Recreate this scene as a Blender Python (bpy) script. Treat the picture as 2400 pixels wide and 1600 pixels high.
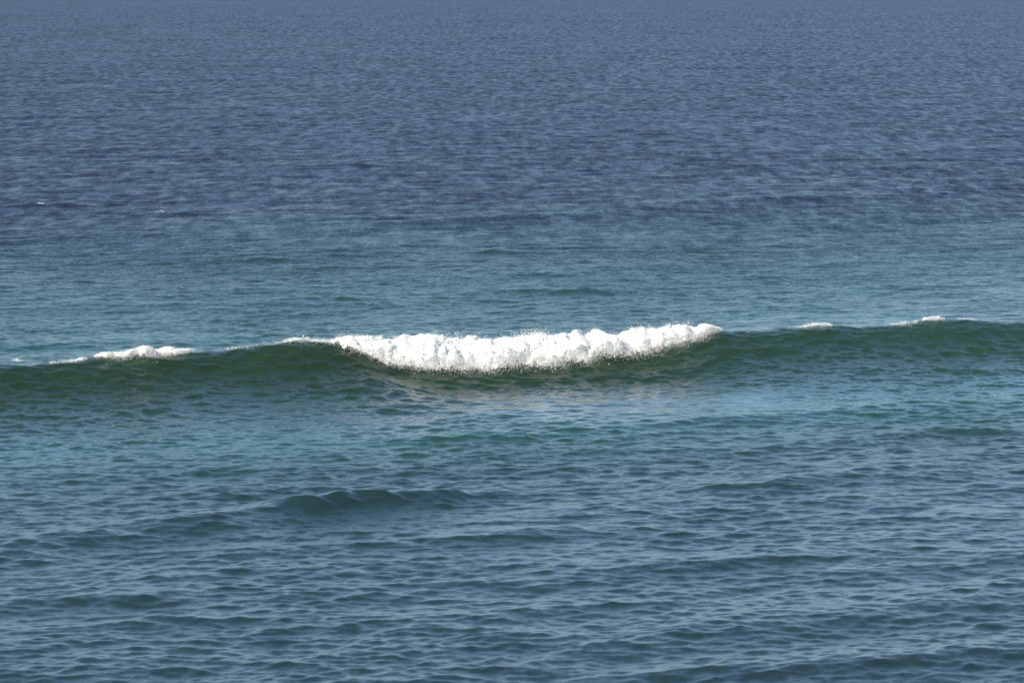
import bpy, math
import numpy as np
from mathutils import Vector

for o in list(bpy.data.objects):
    bpy.data.objects.remove(o)
scene = bpy.context.scene
COL = scene.collection
rng = np.random.default_rng(11)

# ------------------------------------------------------------------ camera
CAM_H = 15.0
PITCH = 0.1008                     # downward, radians
FW, FH = 2352.0, 1568.0            # frame used for measuring the photograph
KPX = (36.0 / 128.0) / FW
cam_d = bpy.data.cameras.new("camera")
cam_d.sensor_width = 36.0
cam_d.lens = 128.0
cam_d.clip_start = 1.0
cam_d.clip_end = 60000.0
cam = bpy.data.objects.new("camera", cam_d)
cam.location = (0, 0, CAM_H)
cam.rotation_euler = (math.pi / 2 - PITCH, 0, 0)
COL.objects.link(cam)
scene.camera = cam

# ------------------------------------------------------------------ sky, sun, exposure
SUN_EL = math.radians(36)
SUN_AZ = math.radians(180 + 40)    # clockwise from +Y: behind the camera, to the left
SKY_STRENGTH = 0.115
SUN_STRENGTH = 5.0
world = bpy.data.worlds.new("World")
scene.world = world
world.use_nodes = True
wn = world.node_tree
bg = wn.nodes["Background"]
sky = wn.nodes.new("ShaderNodeTexSky")
sky.sky_type = 'NISHITA'
sky.sun_disc = False
sky.sun_elevation = SUN_EL
sky.sun_rotation = SUN_AZ
sky.altitude = 0
sky.air_density = 1.0
sky.dust_density = 0.1
sky.ozone_density = 3.2
wn.links.new(sky.outputs["Color"], bg.inputs["Color"])
bg.inputs["Strength"].default_value = SKY_STRENGTH

sun_d = bpy.data.lights.new("sun", 'SUN')
sun_d.energy = SUN_STRENGTH
sun_d.angle = math.radians(0.5)
sun_d.color = (1.0, 0.90, 0.74)
sun = bpy.data.objects.new("sun", sun_d)
sdir = Vector((math.sin(SUN_AZ) * math.cos(SUN_EL), math.cos(SUN_AZ) * math.cos(SUN_EL), math.sin(SUN_EL)))
sun.rotation_euler = (-sdir).to_track_quat('-Z', 'Y').to_euler()
sun.location = sdir * 200
COL.objects.link(sun)

scene.view_settings.view_transform = 'Standard'
scene.view_settings.look = 'None'
scene.view_settings.gamma = 1.0
scene.view_settings.exposure = 0.88
scene.view_settings.use_curve_mapping = False
scene.render.engine = 'CYCLES'
scene.cycles.max_bounces = 14
scene.cycles.diffuse_bounces = 10
scene.cycles.glossy_bounces = 3
scene.cycles.transparent_max_bounces = 32
scene.cycles.sample_clamp_indirect = 4.0
scene.cycles.use_denoising = True
scene.cycles.denoiser = 'OPENIMAGEDENOISE'
scene.cycles.denoising_input_passes = 'RGB_ALBEDO_NORMAL'
scene.cycles.denoising_prefilter = 'ACCURATE'
scene.cycles.caustics_reflective = False
scene.cycles.caustics_refractive = False

# ------------------------------------------------------------------ helpers
def smooth(a, b, x):
    t = np.clip((x - a) / (b - a), 0, 1)
    return t * t * (3 - 2 * t)

def ray(px, py):
    """world direction of a pixel measured in the photograph"""
    xr = (np.asarray(px, float) - FW / 2) * KPX
    yr = -(np.asarray(py, float) - FH / 2) * KPX
    c, s = math.cos(PITCH), math.sin(PITCH)
    return xr, c + yr * s, -s + yr * c

def ground(px, py, z=0.0):
    x, y, zz = ray(px, py)
    t = (z - CAM_H) / zz
    return x * t, y * t

_perm = np.random.default_rng(5).permutation(4096).astype(np.int32)

_grads = np.random.default_rng(6).normal(size=(4096, 3))
_grads /= np.linalg.norm(_grads, axis=1)[:, None]
_gx3, _gy3, _gz3 = (np.ascontiguousarray(_grads[:, i], np.float32) for i in range(3))

def noise3(x, y, z):
    """gradient noise, about -1..1"""
    f4 = np.float32
    x, y, z = np.broadcast_arrays(np.asarray(x, f4), np.asarray(y, f4), np.asarray(z, f4))
    flat_z = z.size > 0 and z.strides == (0,) * z.ndim      # one z for all: a 2-D slice
    def axis(v):
        i = np.floor(v); f = (v - i).astype(f4)
        return i.astype(np.int32), f, f * f * f * (f * (f * 6 - 15) + 10)
    ix, fx, ux = axis(x); iy, fy, uy = axis(y); iz, fz, uz = axis(z)
    out = np.zeros(x.shape, f4)
    for a in (0, 1):
        hx = _perm[(ix + a) & 4095]; wx = ux if a else 1 - ux; ex = fx - a
        for b in (0, 1):
            hy = _perm[(hx + iy + b) & 4095]; wxy = wx * (uy if b else 1 - uy); ey = fy - b
            for c in ((0,) if flat_z else (0, 1)):
                g = _perm[(hy + iz + c) & 4095]
                d = _gx3[g] * ex + _gy3[g] * ey
                if flat_z:
                    out += wxy * d
                else:
                    out += wxy * (uz if c else 1 - uz) * (d + _gz3[g] * (fz - c))
    return out * f4(1.6)

# ------------------------------------------------------------------ wind waves: four bands of a wave spectrum
def band(L, lmin, lmax, slope, wind, spread, seed, rot):
    N = 1024
    r = np.random.default_rng(seed)
    k1 = np.fft.fftfreq(N, d=L / N) * 2 * math.pi
    kx, ky = np.meshgrid(k1, k1, indexing='ij')
    k = np.hypot(kx, ky); k[0, 0] = 1e-9
    lam = 2 * math.pi / k
    wdir = wind - rot
    cosd = (kx * math.cos(wdir) + ky * math.sin(wdir)) / k
    D = np.maximum(cosd, 0) ** spread + 0.03
    amp = k ** -2 * np.sqrt(D)
    amp *= smooth(lmin * 0.8, lmin * 1.15, lam) * (1 - smooth(lmax * 0.9, lmax * 1.3, lam))
    amp[0, 0] = 0
    spec = amp * (r.normal(size=(N, N)) + 1j * r.normal(size=(N, N)))
    h = np.fft.ifft2(spec)
    sx = np.fft.ifft2(1j * kx * spec).real
    sy = np.fft.ifft2(1j * ky * spec).real
    sc = slope / math.sqrt((sx ** 2 + sy ** 2).mean())
    dx = np.fft.ifft2(-1j * kx / k * spec).real * sc
    dy = np.fft.ifft2(-1j * ky / k * spec).real * sc
    return dict(L=L, N=N, rot=rot, f=np.stack([h.real * sc, -dx, -dy], -1).astype(np.float32))

def sample(b, x, y):
    c, s = math.cos(b['rot']), math.sin(b['rot'])
    u = (c * x + s * y) / b['L'] * b['N']
    v = (-s * x + c * y) / b['L'] * b['N']
    iu = np.floor(u).astype(np.int32); iv = np.floor(v).astype(np.int32)
    fu = (u - iu).astype(np.float32)[..., None]; fv = (v - iv).astype(np.float32)[..., None]
    def w(t):
        return (-.5 * t + t * t - .5 * t ** 3, 1 - 2.5 * t * t + 1.5 * t ** 3,
                .5 * t + 2 * t * t - 1.5 * t ** 3, -.5 * t * t + .5 * t ** 3)
    wu, wv = w(fu), w(fv)
    N = b['N']; f = b['f'].reshape(-1, 3)
    cols = [((iv + j - 1) & (N - 1)) for j in range(4)]
    out = 0
    for i in range(4):
        a = ((iu + i - 1) & (N - 1)) * N
        row = 0
        for j in range(4):
            row = row + wv[j] * f.take(a + cols[j], axis=0)
        out = out + wu[i] * row
    h, dx, dy = out[..., 0], out[..., 1], out[..., 2]
    return h, c * dx - s * dy, s * dx + c * dy

WIND = math.radians(-90 + 16)
SWELL = math.radians(-90 + 30)
B_SWELL = band(613.0, 14.0, 46.0, 0.013, SWELL, 24, 21, 0.31)
B_LONG = band(401.0, 3.6, 10.0, 0.027, SWELL + .1, 6, 22, -0.4)
B_MID = band(101.0, 1.2, 3.8, 0.042, WIND, 4, 23, 0.7)
B_CHOP = band(37.0, 0.42, 1.25, 0.108, WIND, 1.6, 24, -0.9)
B_RIP = band(19.0, 0.18, 0.45, 0.095, WIND, 2, 25, 1.2)

# ------------------------------------------------------------------ the breaking wave: crest line read off the photograph
CREST_PX = np.array([-700, -300, 0, 60, 130, 220, 320, 420, 480, 560, 650, 700, 800, 1000, 1200, 1400, 1560, 1640, 1700, 1780, 1850, 1890, 1960, 2050, 2120, 2200, 2290, 2352, 2700, 3200], float)
CREST_PY = np.array([888, 864, 834, 834, 827, 815, 808, 808, 804, 794, 780, 779, 788, 792, 789, 782, 768, 762, 762, 753, 744, 746, 752, 745, 735, 733, 739, 736, 722, 706], float)
_a = [ground(0, 836, 1.30), ground(1150, 790, 1.12), ground(2352, 738, 1.15)]
_q = np.polyfit([p[0] for p in _a], [p[1] for p in _a], 2)
_gx = np.linspace(-60, 60, 2401)
_clx = np.clip(_gx, -26, 30)
_gy = np.polyval(_q, _clx) + np.polyval(np.polyder(_q), _clx) * (_gx - _clx)
_tilt = np.arctan(np.gradient(_gy, _gx))
# image column of each crest point, then the height that puts it on the photographed crest line
_pxg = FW / 2 + _gx / (_gy * math.cos(PITCH) + (CAM_H - 1.3) * math.sin(PITCH)) / KPX
_pyg = np.interp(_pxg, CREST_PX, CREST_PY)
_rx, _ry, _rz = ray(_pxg, _pyg)
_hg = CAM_H + _rz * (_gy / _ry)
_hg = np.convolve(np.pad(_hg, 10, mode='edge'), np.hanning(21) / np.hanning(21).sum(), 'valid')
_hg = np.clip(_hg, 0.7, 2.2)

def crest_at_px(px):
    x = np.interp(px, _pxg, _gx)
    return x, np.interp(x, _gx, _gy), np.interp(x, _gx, _hg), np.interp(x, _gx, _tilt)

def wave_coords(x, y):
    yc = np.interp(x, _gx, _gy); th = np.interp(x, _gx, _tilt)
    s = (yc - y) * np.cos(th)
    xf = x - s * np.sin(th)
    yc = np.interp(xf, _gx, _gy); th = np.interp(xf, _gx, _tilt)
    s = (yc - y) * np.cos(th) + (x - xf) * np.sin(th)
    return s, xf

def broken(xf):
    px = np.interp(xf, _gx, _pxg)
    return smooth(740, 960, px) * (1 - smooth(1380, 1620, px))

def crest_profile(s, xf):
    broke = broken(xf)      # where it has broken the trough lies close under the foam
    back = 0.55 / np.cosh(s / 2.6) ** 2 + 0.45 * np.exp(-(s / 7.0) ** 2)
    wide = 0.46 - 0.40 * broke
    front = (1 - wide) * np.exp(-(np.abs(s) / (2.1 - .1 * broke)) ** 1.9) + wide * np.exp(-(s / 7.0) ** 2)
    p = np.where(s < 0, back, front)
    return p - (0.13 - .02 * broke) * np.exp(-((s - 9.8 + 4.2 * broke) / (4.6 + 1.6 * broke)) ** 2) * smooth(0, 3, s) - 0.05 * np.exp(-((s + 13) / 6.0) ** 2)

# separate steeper swell crests, read off the photograph: px, py, length m, tilt deg, height m, face width m
RIDGES = [
    (380, 1210, 8.0, 36, 0.20, 1.3), (1500, 1190, 10.0, 30, 0.15, 1.8), (2000, 1080, 9.0, 30, 0.15, 1.7), (2150, 1290, 7.0, 28, 0.14, 1.5), (900, 1490, 6.0, 26, 0.13, 1.3), (1750, 1440, 7.0, 28, 0.13, 1.5),
    (920, 1130, 4.0, 32, 0.46, 0.95), (770, 1151, 3.0, 36, 0.36, 0.9), (540, 1184, 5.5, 36, 0.24, 1.1), (150, 1242, 6.0, 35, 0.26, 1.1),
    (1330, 1168, 4.2, 26, 0.24, 1.2), (1180, 1225, 3.4, 22, 0.22, 1.0), (1010, 997, 2.6, 10, 0.26, 0.9), (1500, 975, 9.0, 30, 0.12, 1.4),
    (2080, 930, 9.0, 28, 0.20, 1.3), (2200, 985, 7.0, 24, 0.14, 1.2), (300, 1373, 2.8, 8, 0.16, 0.7), (430, 1420, 2.2, 18, 0.18, 0.7),
    (1030, 1440, 2.4, 16, 0.18, 0.8), (1880, 1100, 5.0, 25, 0.16, 1.0), (1700, 1280, 5.5, 28, 0.16, 1.0), (1900, 1530, 4.0, 18, 0.14, 0.8),
    (2280, 1500, 4.0, 20, 0.16, 0.8), (1480, 1540, 4.0, 22, 0.18, 0.9), (400, 486, 4.0, 8, 0.42, 1.0), (95, 470, 4.5, 6, 0.38, 1.0),
    (860, 502, 4.5, 8, 0.34, 1.1), (640, 592, 3.0, 5, 0.30, 0.9), (1150, 577, 3.6, 8, 0.30, 0.9), (1340, 566, 4.0, 6, 0.30, 0.9),
    (810, 380, 5.0, 6, 0.36, 1.1), (770, 682, 2.0, 0, 0.24, 0.7), (1320, 663, 2.6, 0, 0.22, 0.7), (1900, 452, 26.0, 42, 0.30, 3.0),
    (1300, 490, 24.0, 40, 0.28, 3.0), (2150, 418, 14.0, 40, 0.26, 2.4), (1650, 612, 12.0, 30, 0.2, 1.8), (340, 700, 8.0, 20, 0.16, 1.3),
    (940, 300, 6.0, 10, 0.34, 1.2), (1560, 860, 4.0, 14, 0.15, 0.9), (1790, 838, 2.4, 4, 0.22, 0.8), (60, 860, 3.0, 20, 0.12, .9),
    (210, 868, 3.2, 12, 0.14, 1.0), (1050, 882, 2.0, 0, 0.13, .6), (820, 1250, 3.0, 10, 0.14, 0.8), (130, 1275, 4.0, 15, 0.15, .9),
    (1270, 1395, 3.0, 25, 0.16, 0.9), (640, 1225, 3.0, 14, 0.15, .8), (2100, 1180, 4.0, 24, 0.15, .9),
]

def water(x, y, sp=0.08):
    """surface point over the flat plan position; sp = mesh spacing, waves too short for it are left to the material"""
    x = np.asarray(x, float); y = np.asarray(y, float)
    shape = x.shape
    x = x.ravel(); y = y.ravel()
    sp = np.broadcast_to(np.asarray(sp, float), shape).ravel()
    s, xf = wave_coords(x, y)
    H = np.interp(xf, _gx, _hg)
    # gusts and slicks: chop is not even over the sea
    gust = 1 + (0.34 * noise3(x / 19 + 7.3, y / 45, 0.5) + 0.30 * noise3(x / 7, y / 22, 4.5)) * (1 - .8 * smooth(130, 260, y))
    face = np.exp(-((s - 3.2) / 3.6) ** 2)
    lee = np.exp(-((s - 10) / 5.8) ** 2) * (.1 + .9 * broken(xf))
    behind = np.exp(-((s + 9) / 10) ** 2)
    calm = (1 + 0.45 * face) * (1 - 0.55 * lee) * (1 - .25 * behind)
    X = x.copy(); Y = y.copy(); Z = np.zeros_like(x)
    lee2 = np.exp(-((s - 10) / 6.5) ** 2)
    lost_c = np.zeros_like(x); lost_f = np.full_like(x, 0.05)
    for b, lam, slope, chop, cal in ((B_SWELL, 16, .013, .6, 1 - .85 * np.exp(-(s / 16) ** 2)), (B_LONG, 4.0, .027, .9, 1 - .6 * np.exp(-(s / 12) ** 2)),
                                (B_MID, 1.6, .042, 1.3, gust * calm), (B_CHOP, 0.55, .108, 1.35, gust * calm * (1 + .35 * face)), (B_RIP, 0.27, .095, .9, gust * calm * (1 + .6 * face))):
        w = 1 - smooth(lam * 0.28, lam * 0.62, sp)
        m = w > 0.001
        if m.any():
            h, dx, dy = sample(b, x[m], y[m])
            a = (w * cal)[m]
            Z[m] += a * h; X[m] += a * chop * dx; Y[m] += a * chop * dy
        ls = slope * np.sqrt(np.maximum(1 - w * w, 0)) * np.minimum(cal, 1.6)
        if lam < .4:
            lost_f = np.hypot(lost_f * np.minimum(cal, 1.5), ls)
        else:
            lost_c = np.hypot(lost_c, ls)
    for px, py, ln, deg, hh, wd in RIDGES:
        hh = hh * (.60 if py > 900 else .62 if ln > 10 or py > 600 else .45); wd = wd * .75; ln = ln * (1 if py > 600 or ln > 10 else .75)
        cx, cy = ground(px, py, hh)
        t = math.radians(deg)
        m = (np.abs(x - cx) < ln * 2.6 + 6 * wd) & (np.abs(y - cy) < ln * 2.6 + 6 * wd)
        if not m.any():
            continue
        al = (x[m] - cx) * math.cos(t) + (y[m] - cy) * math.sin(t)
        ss = (x[m] - cx) * math.sin(t) - (y[m] - cy) * math.cos(t)
        ss = ss + wd * 0.55 * noise3(al / (ln * .45) + px, 0.3, py * .1)
        e = np.exp(-np.abs(al / ln) ** 2.2) * (1 + .35 * noise3(al / (ln * .3), 1.7, px * .37))
        p = np.where(ss < 0, np.exp(-(ss / (wd * 1.9)) ** 2), np.exp(-np.abs(ss / wd) ** 1.8))
        Z[m] += hh * e * p
        X[m] += math.sin(t) * .35 * hh * e * p; Y[m] -= math.cos(t) * .35 * hh * e * p
    th = np.interp(xf, _gx, _tilt)
    p = crest_profile(s, xf)
    Z += H * p
    lean = 0.42 * H * np.exp(-(s / 1.7) ** 2)
    X += np.sin(th) * lean; Y -= np.cos(th) * lean
    lost_f = lost_f * (1 - .6 * lee2 * (.2 + .8 * broken(xf)))
    return (X.reshape(shape), Y.reshape(shape), Z.reshape(shape), lost_c.reshape(shape), lost_f.reshape(shape), s.reshape(shape))

# ------------------------------------------------------------------ materials
def new_mat(name):
    m = bpy.data.materials.new(name)
    m.use_nodes = True
    nt = m.node_tree
    nt.nodes.clear()
    out = nt.nodes.new("ShaderNodeOutputMaterial")
    return m, nt, out

def node(nt, kind, **kw):
    n = nt.nodes.new(kind)
    for k, v in kw.items():
        if k.startswith("i_"):
            n.inputs[k[2:].replace("_", " ")].default_value = v
        else:
            setattr(n, k, v)
    return n

def water_material():
    m, nt, out = new_mat("sea_water")
    L = nt.links.new
    geo = node(nt, "ShaderNodeNewGeometry")
    ac = node(nt, "ShaderNodeAttribute", attribute_name="lost_coarse")
    af = node(nt, "ShaderNodeAttribute", attribute_name="lost_fine")
    sh = node(nt, "ShaderNodeAttribute", attribute_name="shoal")
    acc = None
    def layer(scale, detail, rough, attr, gain, bias, w, ysc=1.0):
        n = node(nt, "ShaderNodeTexNoise", noise_dimensions='3D')
        n.inputs["Scale"].default_value = scale
        n.inputs["Detail"].default_value = detail
        n.inputs["Roughness"].default_value = rough
        mp = node(nt, "ShaderNodeMapping")
        mp.inputs["Location"].default_value = (w, w * 1.7, w * .3)
        mp.inputs["Scale"].default_value = (1, ysc, 0.4)
        L(geo.outputs["Position"], mp.inputs["Vector"])
        L(mp.outputs["Vector"], n.inputs["Vector"])
        sub = node(nt, "ShaderNodeVectorMath", operation='SUBTRACT')
        L(n.outputs["Color"], sub.inputs[0])
        sub.inputs[1].default_value = (.5, .5 + bias, .5)
        mul = node(nt, "ShaderNodeVectorMath", operation='MULTIPLY')
        L(sub.outputs[0], mul.inputs[0])
        mul.inputs[1].default_value = (gain, gain * 1.15, 0)
        sc = node(nt, "ShaderNodeVectorMath", operation='SCALE')
        L(mul.outputs[0], sc.inputs[0])
        L(attr.outputs["Fac"], sc.inputs["Scale"])
        return sc
    l1 = layer(1.15, 2.4, .55, ac, 4.6, 0.18, 3.0, 0.24)
    l2 = layer(5.0, 3, .6, af, 4.6, 0.02, 9.0, .6)
    add = node(nt, "ShaderNodeVectorMath", operation='ADD')
    L(l1.outputs[0], add.inputs[0]); L(l2.outputs[0], add.inputs[1])
    add2 = node(nt, "ShaderNodeVectorMath", operation='ADD')
    L(geo.outputs["Normal"], add2.inputs[0]); L(add.outputs[0], add2.inputs[1])
    nrm = node(nt, "ShaderNodeVectorMath", operation='NORMALIZE')
    L(add2.outputs[0], nrm.inputs[0])
    tb = node(nt, "ShaderNodeAttribute", attribute_name="clear_green")
    mix = node(nt, "ShaderNodeMix", data_type='RGBA')
    mix.inputs["A"].default_value = (0.0072, 0.0088, 0.0160, 1)      # open water
    mix.inputs["B"].default_value = (0.0110, 0.0415, 0.0315, 1)      # teal water over the sand bar
    L(sh.outputs["Fac"], mix.inputs["Factor"])
    mix2 = node(nt, "ShaderNodeMix", data_type='RGBA')
    mix2.inputs["B"].default_value = (0.0095, 0.0235, 0.0110, 1)  # green water lifted in the wave
    L(mix.outputs["Result"], mix2.inputs["A"]); L(tb.outputs["Fac"], mix2.inputs["Factor"])
    mix = mix2
    p = node(nt, "ShaderNodeBsdfPrincipled")
    rr = node(nt, "ShaderNodeAttribute", attribute_name="ripple")
    L(rr.outputs["Fac"], p.inputs["Roughness"])
    p.inputs["IOR"].default_value = 1.333
    L(mix.outputs["Result"], p.inputs["Base Color"])
    L(nrm.outputs[0], p.inputs["Normal"])
    L(p.outputs[0], out.inputs["Surface"])
    return m

def foam_material(name, col=(0.92, 0.92, 0.91), clear=0.0):
    m, nt, out = new_mat(name)
    L = nt.links.new
    d = node(nt, "ShaderNodeBsdfDiffuse")
    d.inputs["Color"].default_value = (*col, 1)
    t = node(nt, "ShaderNodeBsdfTranslucent")
    t.inputs["Color"].default_value = (*col, 1)
    geo = node(nt, "ShaderNodeNewGeometry")
    n = node(nt, "ShaderNodeTexNoise")
    n.inputs["Scale"].default_value = 5.0; n.inputs["Detail"].default_value = 6
    L(geo.outputs["Position"], n.inputs["Vector"])
    rp = node(nt, "ShaderNodeValToRGB")
    rp.color_ramp.elements[0].position = .33; rp.color_ramp.elements[0].color = (col[0] * .90, col[1] * .94, col[2] * .93, 1)
    rp.color_ramp.elements[1].position = .55; rp.color_ramp.elements[1].color = (*col, 1)
    L(n.outputs["Fac"], rp.inputs["Fac"])
    L(rp.outputs["Color"], d.inputs["Color"])
    ms = node(nt, "ShaderNodeMixShader")
    ms.inputs["Fac"].default_value = 0.25
    L(d.outputs[0], ms.inputs[1]); L(t.outputs[0], ms.inputs[2])
    if clear:
        tr = node(nt, "ShaderNodeBsdfTransparent")
        m2 = node(nt, "ShaderNodeMixShader")
        m2.inputs["Fac"].default_value = clear
        L(ms.outputs[0], m2.inputs[1]); L(tr.outputs[0], m2.inputs[2])
        ms = m2
    L(ms.outputs[0], out.inputs["Surface"])
    return m

M_WATER = water_material()
M_FOAM = foam_material("white_foam")
M_FROTH = foam_material("thin_froth", clear=0.55)
M_SPRAY = foam_material("spray_drops", clear=0.25)

# ------------------------------------------------------------------ mesh building
def mesh_from(name, verts, quads, mat, attrs=None):
    me = bpy.data.meshes.new(name)
    quads = np.asarray(quads, np.int32)
    k = quads.shape[1]
    me.vertices.add(len(verts))
    me.vertices.foreach_set("co", np.asarray(verts, np.float32).ravel())
    me.loops.add(quads.size)
    me.loops.foreach_set("vertex_index", quads.ravel())
    me.polygons.add(len(quads))
    me.polygons.foreach_set("loop_start", np.arange(0, quads.size, k, dtype=np.int32))
    me.polygons.foreach_set("use_smooth", np.ones(len(quads), bool))
    me.materials.append(mat)
    for key, val in (attrs or {}).items():
        a = me.attributes.new(key, 'FLOAT', 'POINT')
        a.data.foreach_set("value", np.asarray(val, np.float32).ravel())
    me.update(calc_edges=True)
    ob = bpy.data.objects.new(name, me)
    COL.objects.link(ob)
    return ob

def compact(verts, quads, attrs=None):
    used = np.zeros(len(verts), bool); used[quads.ravel()] = True
    idx = np.cumsum(used) - 1
    return verts[used], idx[quads], {k: v[used] for k, v in (attrs or {}).items()}

# rows of the sea: fine near the shore and through the breaker, opening out towards the horizon
rows = [65.0]
while rows[-1] < 20000:
    d = rows[-1]
    if d < 104: st = 0.092
    elif d < 150: st = 0.092
    else: st = 0.135 * (d / 150) ** 1.75
    rows.append(d + st)
rows = np.array(rows)
NC = 510
tcol = np.linspace(-1, 1, NC)
half = 0.168 * rows + 5.0
half = np.where(rows > 2500, half * (1 + (rows - 2500) / 4000), half)
gx = half[:, None] * tcol[None, :]
gy = np.repeat(rows[:, None], NC, 1)
spc = np.gradient(rows)[:, None] * np.ones((1, NC))
spx = (half * 2 / NC)[:, None]
X, Y, Z, LC, LF, S = water(gx, gy, np.maximum(spc * .9, spx))
# green, sand-laden water along the bar where the wave breaks
drift = noise3(gx / 40, gy / 55, 8.8) * 10 + noise3(gx / 13, gy / 18, 2.8) * 4
sb = S + drift * .35
shoal = smooth(-110, 2, sb) * (1 - smooth(12, 36, sb))
shoal = np.clip(shoal + 0.16 * noise3(gx / 9, gy / 14, 5.1), 0, 1)
shoal = np.maximum(shoal, 0.46 * smooth(6, 16, S) - 0.08 * smooth(16, 60, S))
green = np.exp(-(np.maximum(S + .15 * drift - 3.0, 0) / 8.0) ** 2) * np.exp(-(np.minimum(S - 1, 0) / 3.0) ** 2) * (1 - .4 * smooth(3, 18, gx))
V = np.stack([X, Y, Z], -1).reshape(-1, 3)
R, Cn = gx.shape
ii = np.arange(R * Cn).reshape(R, Cn)
Q = np.stack([ii[:-1, :-1], ii[:-1, 1:], ii[1:, 1:], ii[1:, :-1]], -1).reshape(-1, 4)
sq = S[:-1, :-1].ravel()
edge = 1.2 * noise3(gx[:-1, :-1].ravel() / 2.5, gy[:-1, :-1].ravel() / 4, 9.9)
on_wave = (sq + edge > -5.5) & (sq + edge < 9.0)
ROUGH = np.sqrt(1.41 * np.sqrt(0.050 ** 2 + (0.6 * LF) ** 2 + (0.36 * LC) ** 2)) * (1 - .33 * np.exp(-((S - 10) / 6.5) ** 2))
ATT = dict(ripple=ROUGH.ravel(), lost_coarse=LC.ravel(), lost_fine=LF.ravel(), shoal=shoal.ravel(), clear_green=green.ravel())
v, q, a = compact(V, Q[~on_wave], ATT)
sea = mesh_from("sea", v, q, M_WATER, a)
sea["kind"] = "structure"
wave = bpy.data.objects.new("breaking_wave", None)
COL.objects.link(wave)
wave["label"] = "green wave breaking across the middle of the sea, white foam tumbling down its face"
wave["category"] = "wave"
v, q, a = compact(V, Q[on_wave], ATT)
wall = mesh_from("wave_face", v, q, M_WATER, a)
wall.parent = wave
wall["label"] = "smooth dark green swell of water below the foam"

# ------------------------------------------------------------------ foam
def billow(x, y, z, f, seed):
    return np.abs(noise3(x * f + seed, y * f + seed * 2.3, z * f - seed))

def droplets(name, pts, size, parent):
    """many tiny drops, one octahedron each"""
    n = len(pts)
    base = np.array([[1, 0, 0], [-1, 0, 0], [0, 1, 0], [0, -1, 0], [0, 0, 1], [0, 0, -1]], float)
    faces = np.array([[0, 2, 4], [2, 1, 4], [1, 3, 4], [3, 0, 4], [2, 0, 5], [1, 2, 5], [3, 1, 5], [0, 3, 5]])
    sc = size[:, None, None] * (0.7 + 0.6 * rng.random((n, 1, 3)))
    vv = pts[:, None, :] + base[None] * sc
    ff = faces[None] + (np.arange(n) * 6)[:, None, None]
    ob = mesh_from(name, vv.reshape(-1, 3), ff.reshape(-1, 3), M_SPRAY)
    ob.parent = parent
    ob["kind"] = "stuff"
    return ob

def foam_grid(PX, s_top, s_bot, thick, dens, nv, seed, frame, lump=1.0):
    """foam lying on the water between two lines across a crest; returns verts, quads, plan arrays"""
    nu = len(PX)
    cx, cy, nx, ny = frame
    wob = 0.14 * noise3(cx * .8, cy * .2, seed) + 0.16 * noise3(cx * 2.3, 0.4, seed + 5) + .04 * noise3(cx * 7, 1.4, seed)
    wid = s_bot - s_top
    s_bot = s_bot + wob * np.minimum(wid * .45, 1.0)
    t = np.linspace(0, 1, nv)[None, :]
    sg = s_top[:, None] + (s_bot - s_top)[:, None] * t
    xg = cx[:, None] + nx[:, None] * sg
    yg = cy[:, None] + ny[:, None] * sg
    WX, WY, WZ, _, _, _ = water(xg, yg, 0.05)
    env = np.minimum(smooth(0, .22, t), 1 - smooth(.72, 1.0, t) ** 1.2)
    ue = thick[:, None]
    f0 = billow(WX, WY, WZ, 0.6, seed + 11)
    f1 = billow(WX, WY, WZ, 1.6, seed)
    f2 = billow(WX, WY, WZ, 3.1, seed + 3)
    f3 = billow(WX, WY, WZ, 7.3, seed + 7)
    f4 = noise3(WX * 17, WY * 17, WZ * 17)
    f5 = noise3(WX * 34, WY * 34, WZ * 34)
    T = ue * env * (0.24 + lump * (1.45 * f0 + 0.95 * f1 + 0.30 * f2 + 0.10 * f3))
    amp = np.minimum(ue * 1.4, 1) * np.minimum(env * 2, 1)
    T = T + amp * (0.016 * f4 + 0.010 * f5) + 0.012
    dirx = nx[:, None] * .45; diry = ny[:, None] * .45
    jx = amp * .10 * noise3(WX * 4, WY * 4, WZ * 4 + 9) ; jy = amp * .08 * noise3(WX * 4 + 5, WY * 4, WZ * 4 + 3)
    PXx = WX + dirx * T + jx; PYy = WY + diry * T + jy; PZ = WZ + .88 * T
    verts = np.stack([PXx, PYy, PZ], -1)
    i = np.arange(nu * nv).reshape(nu, nv)
    quads = np.stack([i[:-1, :-1], i[:-1, 1:], i[1:, 1:], i[1:, :-1]], -1)
    cover = dens[:, None] * np.minimum(smooth(0, .12, t) + .25, 1) * (1 - smooth(.74, 1.03, t) * .95)
    lace = 0.5 + 0.55 * noise3(WX * 7, WY * 7, WZ * 7 + 20) + .45 * noise3(WX * 15, WY * 13, WZ * 13) + .25 * noise3(WX * 27, WY * 27, WZ * 27)
    keep = (cover[:-1, :-1] > lace[:-1, :-1] * 0.5 + .12)
    return verts, quads[keep], cover, lace, env

TET = (np.array([[1, 1, 1], [-1, -1, 1], [-1, 1, -1], [1, -1, -1]], float) * .85, np.array([[0, 1, 3], [0, 2, 1], [0, 3, 2], [1, 2, 3]]))

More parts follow.
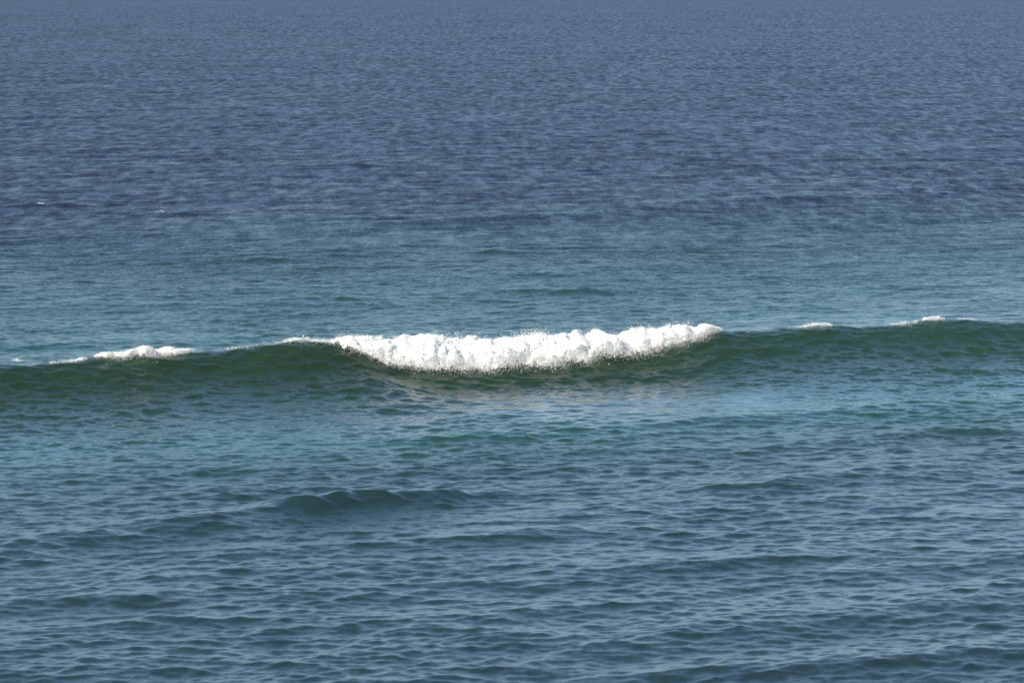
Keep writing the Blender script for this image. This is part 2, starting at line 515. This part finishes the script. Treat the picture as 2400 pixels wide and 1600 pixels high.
def froth(name, pts, size, parent, r):
    """bubbly froth: many small irregular puffs joined into one mesh"""
    base, faces = TET
    n = len(pts)
    q = r.normal(size=(n, 4)); q /= np.linalg.norm(q, axis=1)[:, None]
    w, x, y, z = q.T
    Rm = np.stack([np.stack([1 - 2 * (y * y + z * z), 2 * (x * y - z * w), 2 * (x * z + y * w)], -1),
                   np.stack([2 * (x * y + z * w), 1 - 2 * (x * x + z * z), 2 * (y * z - x * w)], -1),
                   np.stack([2 * (x * z - y * w), 2 * (y * z + x * w), 1 - 2 * (x * x + y * y)], -1)], 1)
    loc = base[None] * (size[:, None, None] * (0.55 + 0.9 * r.random((n, 1, 3)))) * (0.75 + .5 * r.random((n, 4, 1)))
    vv = pts[:, None, :] + np.einsum('nij,nkj->nki', Rm, loc)
    ff = faces[None] + (np.arange(n) * 4)[:, None, None]
    ob = mesh_from(name, vv.reshape(-1, 3), ff.reshape(-1, 3), M_FROTH)
    ob.parent = parent
    ob["kind"] = "stuff"
    return ob

def crest_foam(name, parent, ctrl, du, nv, seed, n_froth, n_edge, n_jets, label=None, jet_h=0.35, solid=True, puff=1.0):
    """foam on the breaking wave. ctrl rows: px, s_top, s_bot, thickness, density"""
    c = np.array(ctrl, float)
    PX = np.arange(c[0, 0], c[-1, 0], du)
    g = [np.interp(PX, c[:, 0], c[:, k]) for k in range(1, 5)]
    cx, cy, H, th = crest_at_px(PX)
    verts, quads, cover, lace, env = foam_grid(PX, *g, nv, seed, (cx, cy, np.sin(th), -np.cos(th)))
    nu = len(PX)
    r = np.random.default_rng(seed * 7 + 1)
    flat = verts.reshape(-1, 3)
    # froth over the whole patch, torn into strands and gaps towards its edges
    w = np.clip(cover * 1.5 - lace * .75, 0, 1) ** .8 * g[3][:, None]
    w = np.clip(w + .02 * (cover > .25), 0, None) * (1 - .8 * smooth(.6, .95, cover))
    pick = r.choice(w.size, n_froth, p=(w / w.sum()).ravel())
    amp = (np.minimum(g[2][:, None] * 2, 1) * np.minimum(env * 2 + .15, 1)).ravel()[pick]
    edgy = np.clip(1.25 - cover.ravel()[pick], .15, 1) * amp
    P = flat[pick] + r.normal(size=(n_froth, 3)) * np.array([.05, .04, .04]) * (.25 + edgy)[:, None]
    P[:, 2] += .01
    sz = puff * (0.008 + (.008 + .018 * r.random(n_froth) ** 2) * amp)
    # a fine fringe that thins out beyond the toe and the top of the foam
    n2 = n_froth // 2
    wf = (g[3] * np.minimum(g[2] * 3, 1)); wf = wf / wf.sum()
    ku = r.choice(nu, n2, p=wf)
    toe = r.random(n2) < .72
    kv = np.where(toe, (nv * np.clip(.93 - np.abs(r.normal(size=n2)) * .10, .5, 1)).astype(int), (nv * np.abs(r.normal(size=n2)) * .10).astype(int)).clip(0, nv - 1)
    F = verts[ku, kv] + r.normal(size=(n2, 3)) * np.array([.06, .05, .03])
    out = np.abs(r.normal(size=n2)) * np.where(toe, .26, .05) * np.minimum(g[1] - g[0], 1.2)[ku]
    F[:, 0] += np.where(toe, np.sin(th)[ku] * out, 0); F[:, 1] -= np.where(toe, np.cos(th)[ku] * out, 0); F[:, 2] += np.where(toe, -.28 * out, out)
    P = np.concatenate([P, F]); sz = np.concatenate([sz, puff * (.005 + .010 * r.random(n2) ** 2)])
    if solid:
        v, q, _ = compact(flat, quads)
        ob = mesh_from(name, v, q, M_FOAM)
        ob.parent = parent
        froth("froth", P, sz, ob, r)
    else:
        ob = froth(name, P, sz, parent, r)
    if label:
        ob["label"] = label
    # drops along the ragged edges, and thrown up from the top
    w = np.exp(-((cover - .30) / .16) ** 2) * g[3][:, None] ** 2
    pick = r.choice(w.size, n_edge, p=(w / w.sum()).ravel())
    pts = [flat[pick] + r.normal(size=(n_edge, 3)) * np.array([.07, .07, .035]) + np.array([0, 0, .015])]
    szs = [0.004 + 0.013 * r.random(n_edge) ** 2]
    wj = g[2] * g[3] * (np.clip(noise3(cx * .9, seed, .5) + .25, .03, 1) + 2.5 * np.exp(-((PX - 1210) / 30) ** 2) + 3 * np.exp(-((PX - 770) / 25) ** 2)); wj = wj / wj.sum()
    top = verts[:, max(1, int(nv * .16))]
    for j in range(n_jets):
        k = r.choice(nu, p=wj)
        n = r.integers(8, 60)
        hgt = jet_h * (0.2 + 1.1 * r.random() ** 3) * min(1, .4 + g[2][k])
        lean = r.normal() * .5
        tt = r.random(n) ** 1.6
        kk = np.clip(k + (r.normal(size=n) * 5 * (1 - .5 * tt)).astype(int), 0, nu - 1)
        sp_ = .02 + .09 * tt
        pts.append(top[kk] + np.stack([lean * hgt * tt + r.normal(size=n) * sp_, r.normal(size=n) * .08, hgt * tt + r.normal(size=n) * .03], -1))
        szs.append((0.005 + .014 * r.random(n) ** 2) * (1.4 - .9 * tt))
    droplets("spray", np.concatenate(pts), np.concatenate(szs), ob)
    return ob

crest_foam("tumbling_foam", wave, [
    (655, -.10, .25, .02, .08), (700, -.12, .45, .04, .16), (740, -.15, .7, .07, .26), (790, -.25, 1.25, .26, .85), (840, -.3, 1.9, .31, 1), (930, -.3, 2.0, .33, 1),
    (1060, -.3, 2.0, .33, 1), (1200, -.3, 1.85, .33, 1), (1340, -.3, 1.5, .34, 1), (1440, -.3, 1.25, .27, .95), (1530, -.3, 1.0, .25, .9),
    (1585, -.3, .6, .31, .9), (1622, -.3, .2, .16, .8), (1648, -.2, .0, .03, .4)],
    1.5, 96, 3, 54000, 5000, 260, "thick white foam tumbling down the middle of the wave", .52)
# thin foam on the unbroken parts of the same crest
crest_foam("foam_cap", wave, [
    (205, -.12, .05, .02, .3), (222, -.15, .30, .12, .7), (262, -.2, .40, .15, .8), (285, -.2, .35, .14, .65), (312, -.25, .45, .22, .9), (340, -.25, .4, .16, .8),
    (385, -.2, .2, .13, .8), (415, -.15, .10, .08, .6), (432, -.1, .0, .03, .4)], 1.0, 40, 13, 7000, 400, 26, "short white foam cap on the left end of the crest", .3)
crest_foam("foam_streak", wave, [
    (95, -.03, .08, .01, .12), (130, -.05, .2, .03, .36), (170, -.05, .22, .04, .46), (190, -.03, .1, .01, .12)], 0.9, 24, 14, 400, 100, 4, "thin beige foam streak low on the left crest", .10, False)
crest_foam("foam_streak", wave, [
    (500, -.03, .12, .02, .14), (530, -.02, .3, .03, .30), (560, -.02, .2, .02, .2), (625, -.05, .3, .03, .28), (660, -.10, .4, .08, .5), (690, -.08, .5, .06, .40), (735, -.1, .4, .05, .36), (770, -.05, .3, .02, .2)],
    0.9, 36, 15, 500, 450, 34, "thin glittering foam lip where the wave starts to break", .28, False, .8)
crest_foam("foam_cap", wave, [
    (1790, -.04, .10, .01, .14), (1835, -.08, .16, .05, .42), (1855, -.10, .2, .09, .7), (1880, -.08, .16, .07, .6), (1895, -.05, .05, .01, .2)],
    0.9, 28, 16, 480, 160, 12, "small foam cap on the raised crest right of the main foam", .16, False)
crest_foam("foam_streak", wave, [
    (2012, -.03, .1, .01, .10), (2050, -.06, .4, .03, .33), (2085, -.06, .3, .02, .24), (2098, -.05, .2, .01, .12)], 0.9, 28, 18, 250, 80, 4, "broken foam streak left of the rightmost foam cap", .10, False, .8)
crest_foam("foam_cap", wave, [
    (2104, -.06, .1, .02, .3), (2112, -.1, .18, .08, .6), (2126, -.12, .18, .13, .85), (2140, -.1, .15, .08, .6), (2152, -.05, .05, .02, .3)],
    0.9, 28, 17, 420, 100, 8, "small white foam cap near the right end of the crest", .16, False)
crest_foam("foam_streak", wave, [
    (2185, -.03, .05, .01, .14), (2210, -.05, .12, .03, .36), (2235, -.04, .05, .01, .14)], 0.9, 20, 19, 140, 40, 2, "faint foam streak farthest right on the crest", .08, False, .8)

# the wave's own origin sits under the middle of its crest
wave.location = (0.0, float(np.interp(0.0, _gx, _gy)), 0.0)
for ch in wave.children:
    ch.location = ch.location - wave.location

# ------------------------------------------------------------------ whitecaps scattered over the open water
def whitecap(px, py, length, depth, thick, n, seed, label, tilt=8):
    """px, py: middle of the cap in the photograph; a small patch of froth on top of a wavelet"""
    x0, y0 = ground(px, py, 0.25)
    spc_ = 0.135 * (max(y0, 150) / 150) ** 1.75 * .9
    for _ in range(4):                                   # settle on the water so that the cap lies where the photograph has it
        X_, Y_, Z_, *_r = water(np.array([x0]), np.array([y0]), spc_)
        gx_, gy_ = ground(px, py, float(Z_[0]))
        x0 += .7 * (gx_ - X_[0]); y0 += .7 * (gy_ - Y_[0])
    r = np.random.default_rng(seed)
    al = np.clip(r.normal(size=n) * .27, -.6, .6) * length
    ac = np.clip(r.normal(size=n) * .27, -.6, .6) * depth * (1 - .7 * np.abs(al / length))
    t = math.radians(tilt)
    xx = x0 + al * math.cos(t) + ac * math.sin(t); yy = y0 + al * math.sin(t) - ac * math.cos(t)
    X_, Y_, Z_, *_r = water(xx, yy, spc_)
    P = np.stack([X_, Y_, Z_ + thick * r.random(n) ** 2 * (1 - np.abs(al / length) * 1.5)], -1)
    org = np.array([P[:, 0].mean(), P[:, 1].mean(), Z_.min()])
    ob = bpy.data.objects.new("whitecap", None)
    COL.objects.link(ob)
    ob.location = org
    froth("froth", P - org, (.008 + .024 * r.random(n) ** 2) * (y0 / 140) ** .35, ob, r)
    ob["label"] = label; ob["category"] = "whitecap"; ob["group"] = "whitecaps on the open water"
    return ob

whitecap(95, 468, .55, .5, .10, 34, 31, "pale whitecap on the dark ripple at the far left")
whitecap(366, 486, .95, .4, .07, 30, 32, "broken whitecap topping the dark ripple above the left foam cap")
whitecap(1524, 131, .45, .6, .14, 34, 33, "tiny white fleck on the distant blue water right of centre")
whitecap(1402, 192, .40, .5, .12, 26, 34, "faint fleck on the distant water just above and right of centre")
whitecap(40, 829, .40, .3, .10, 60, 40, "small splash just behind the crest at the left edge")
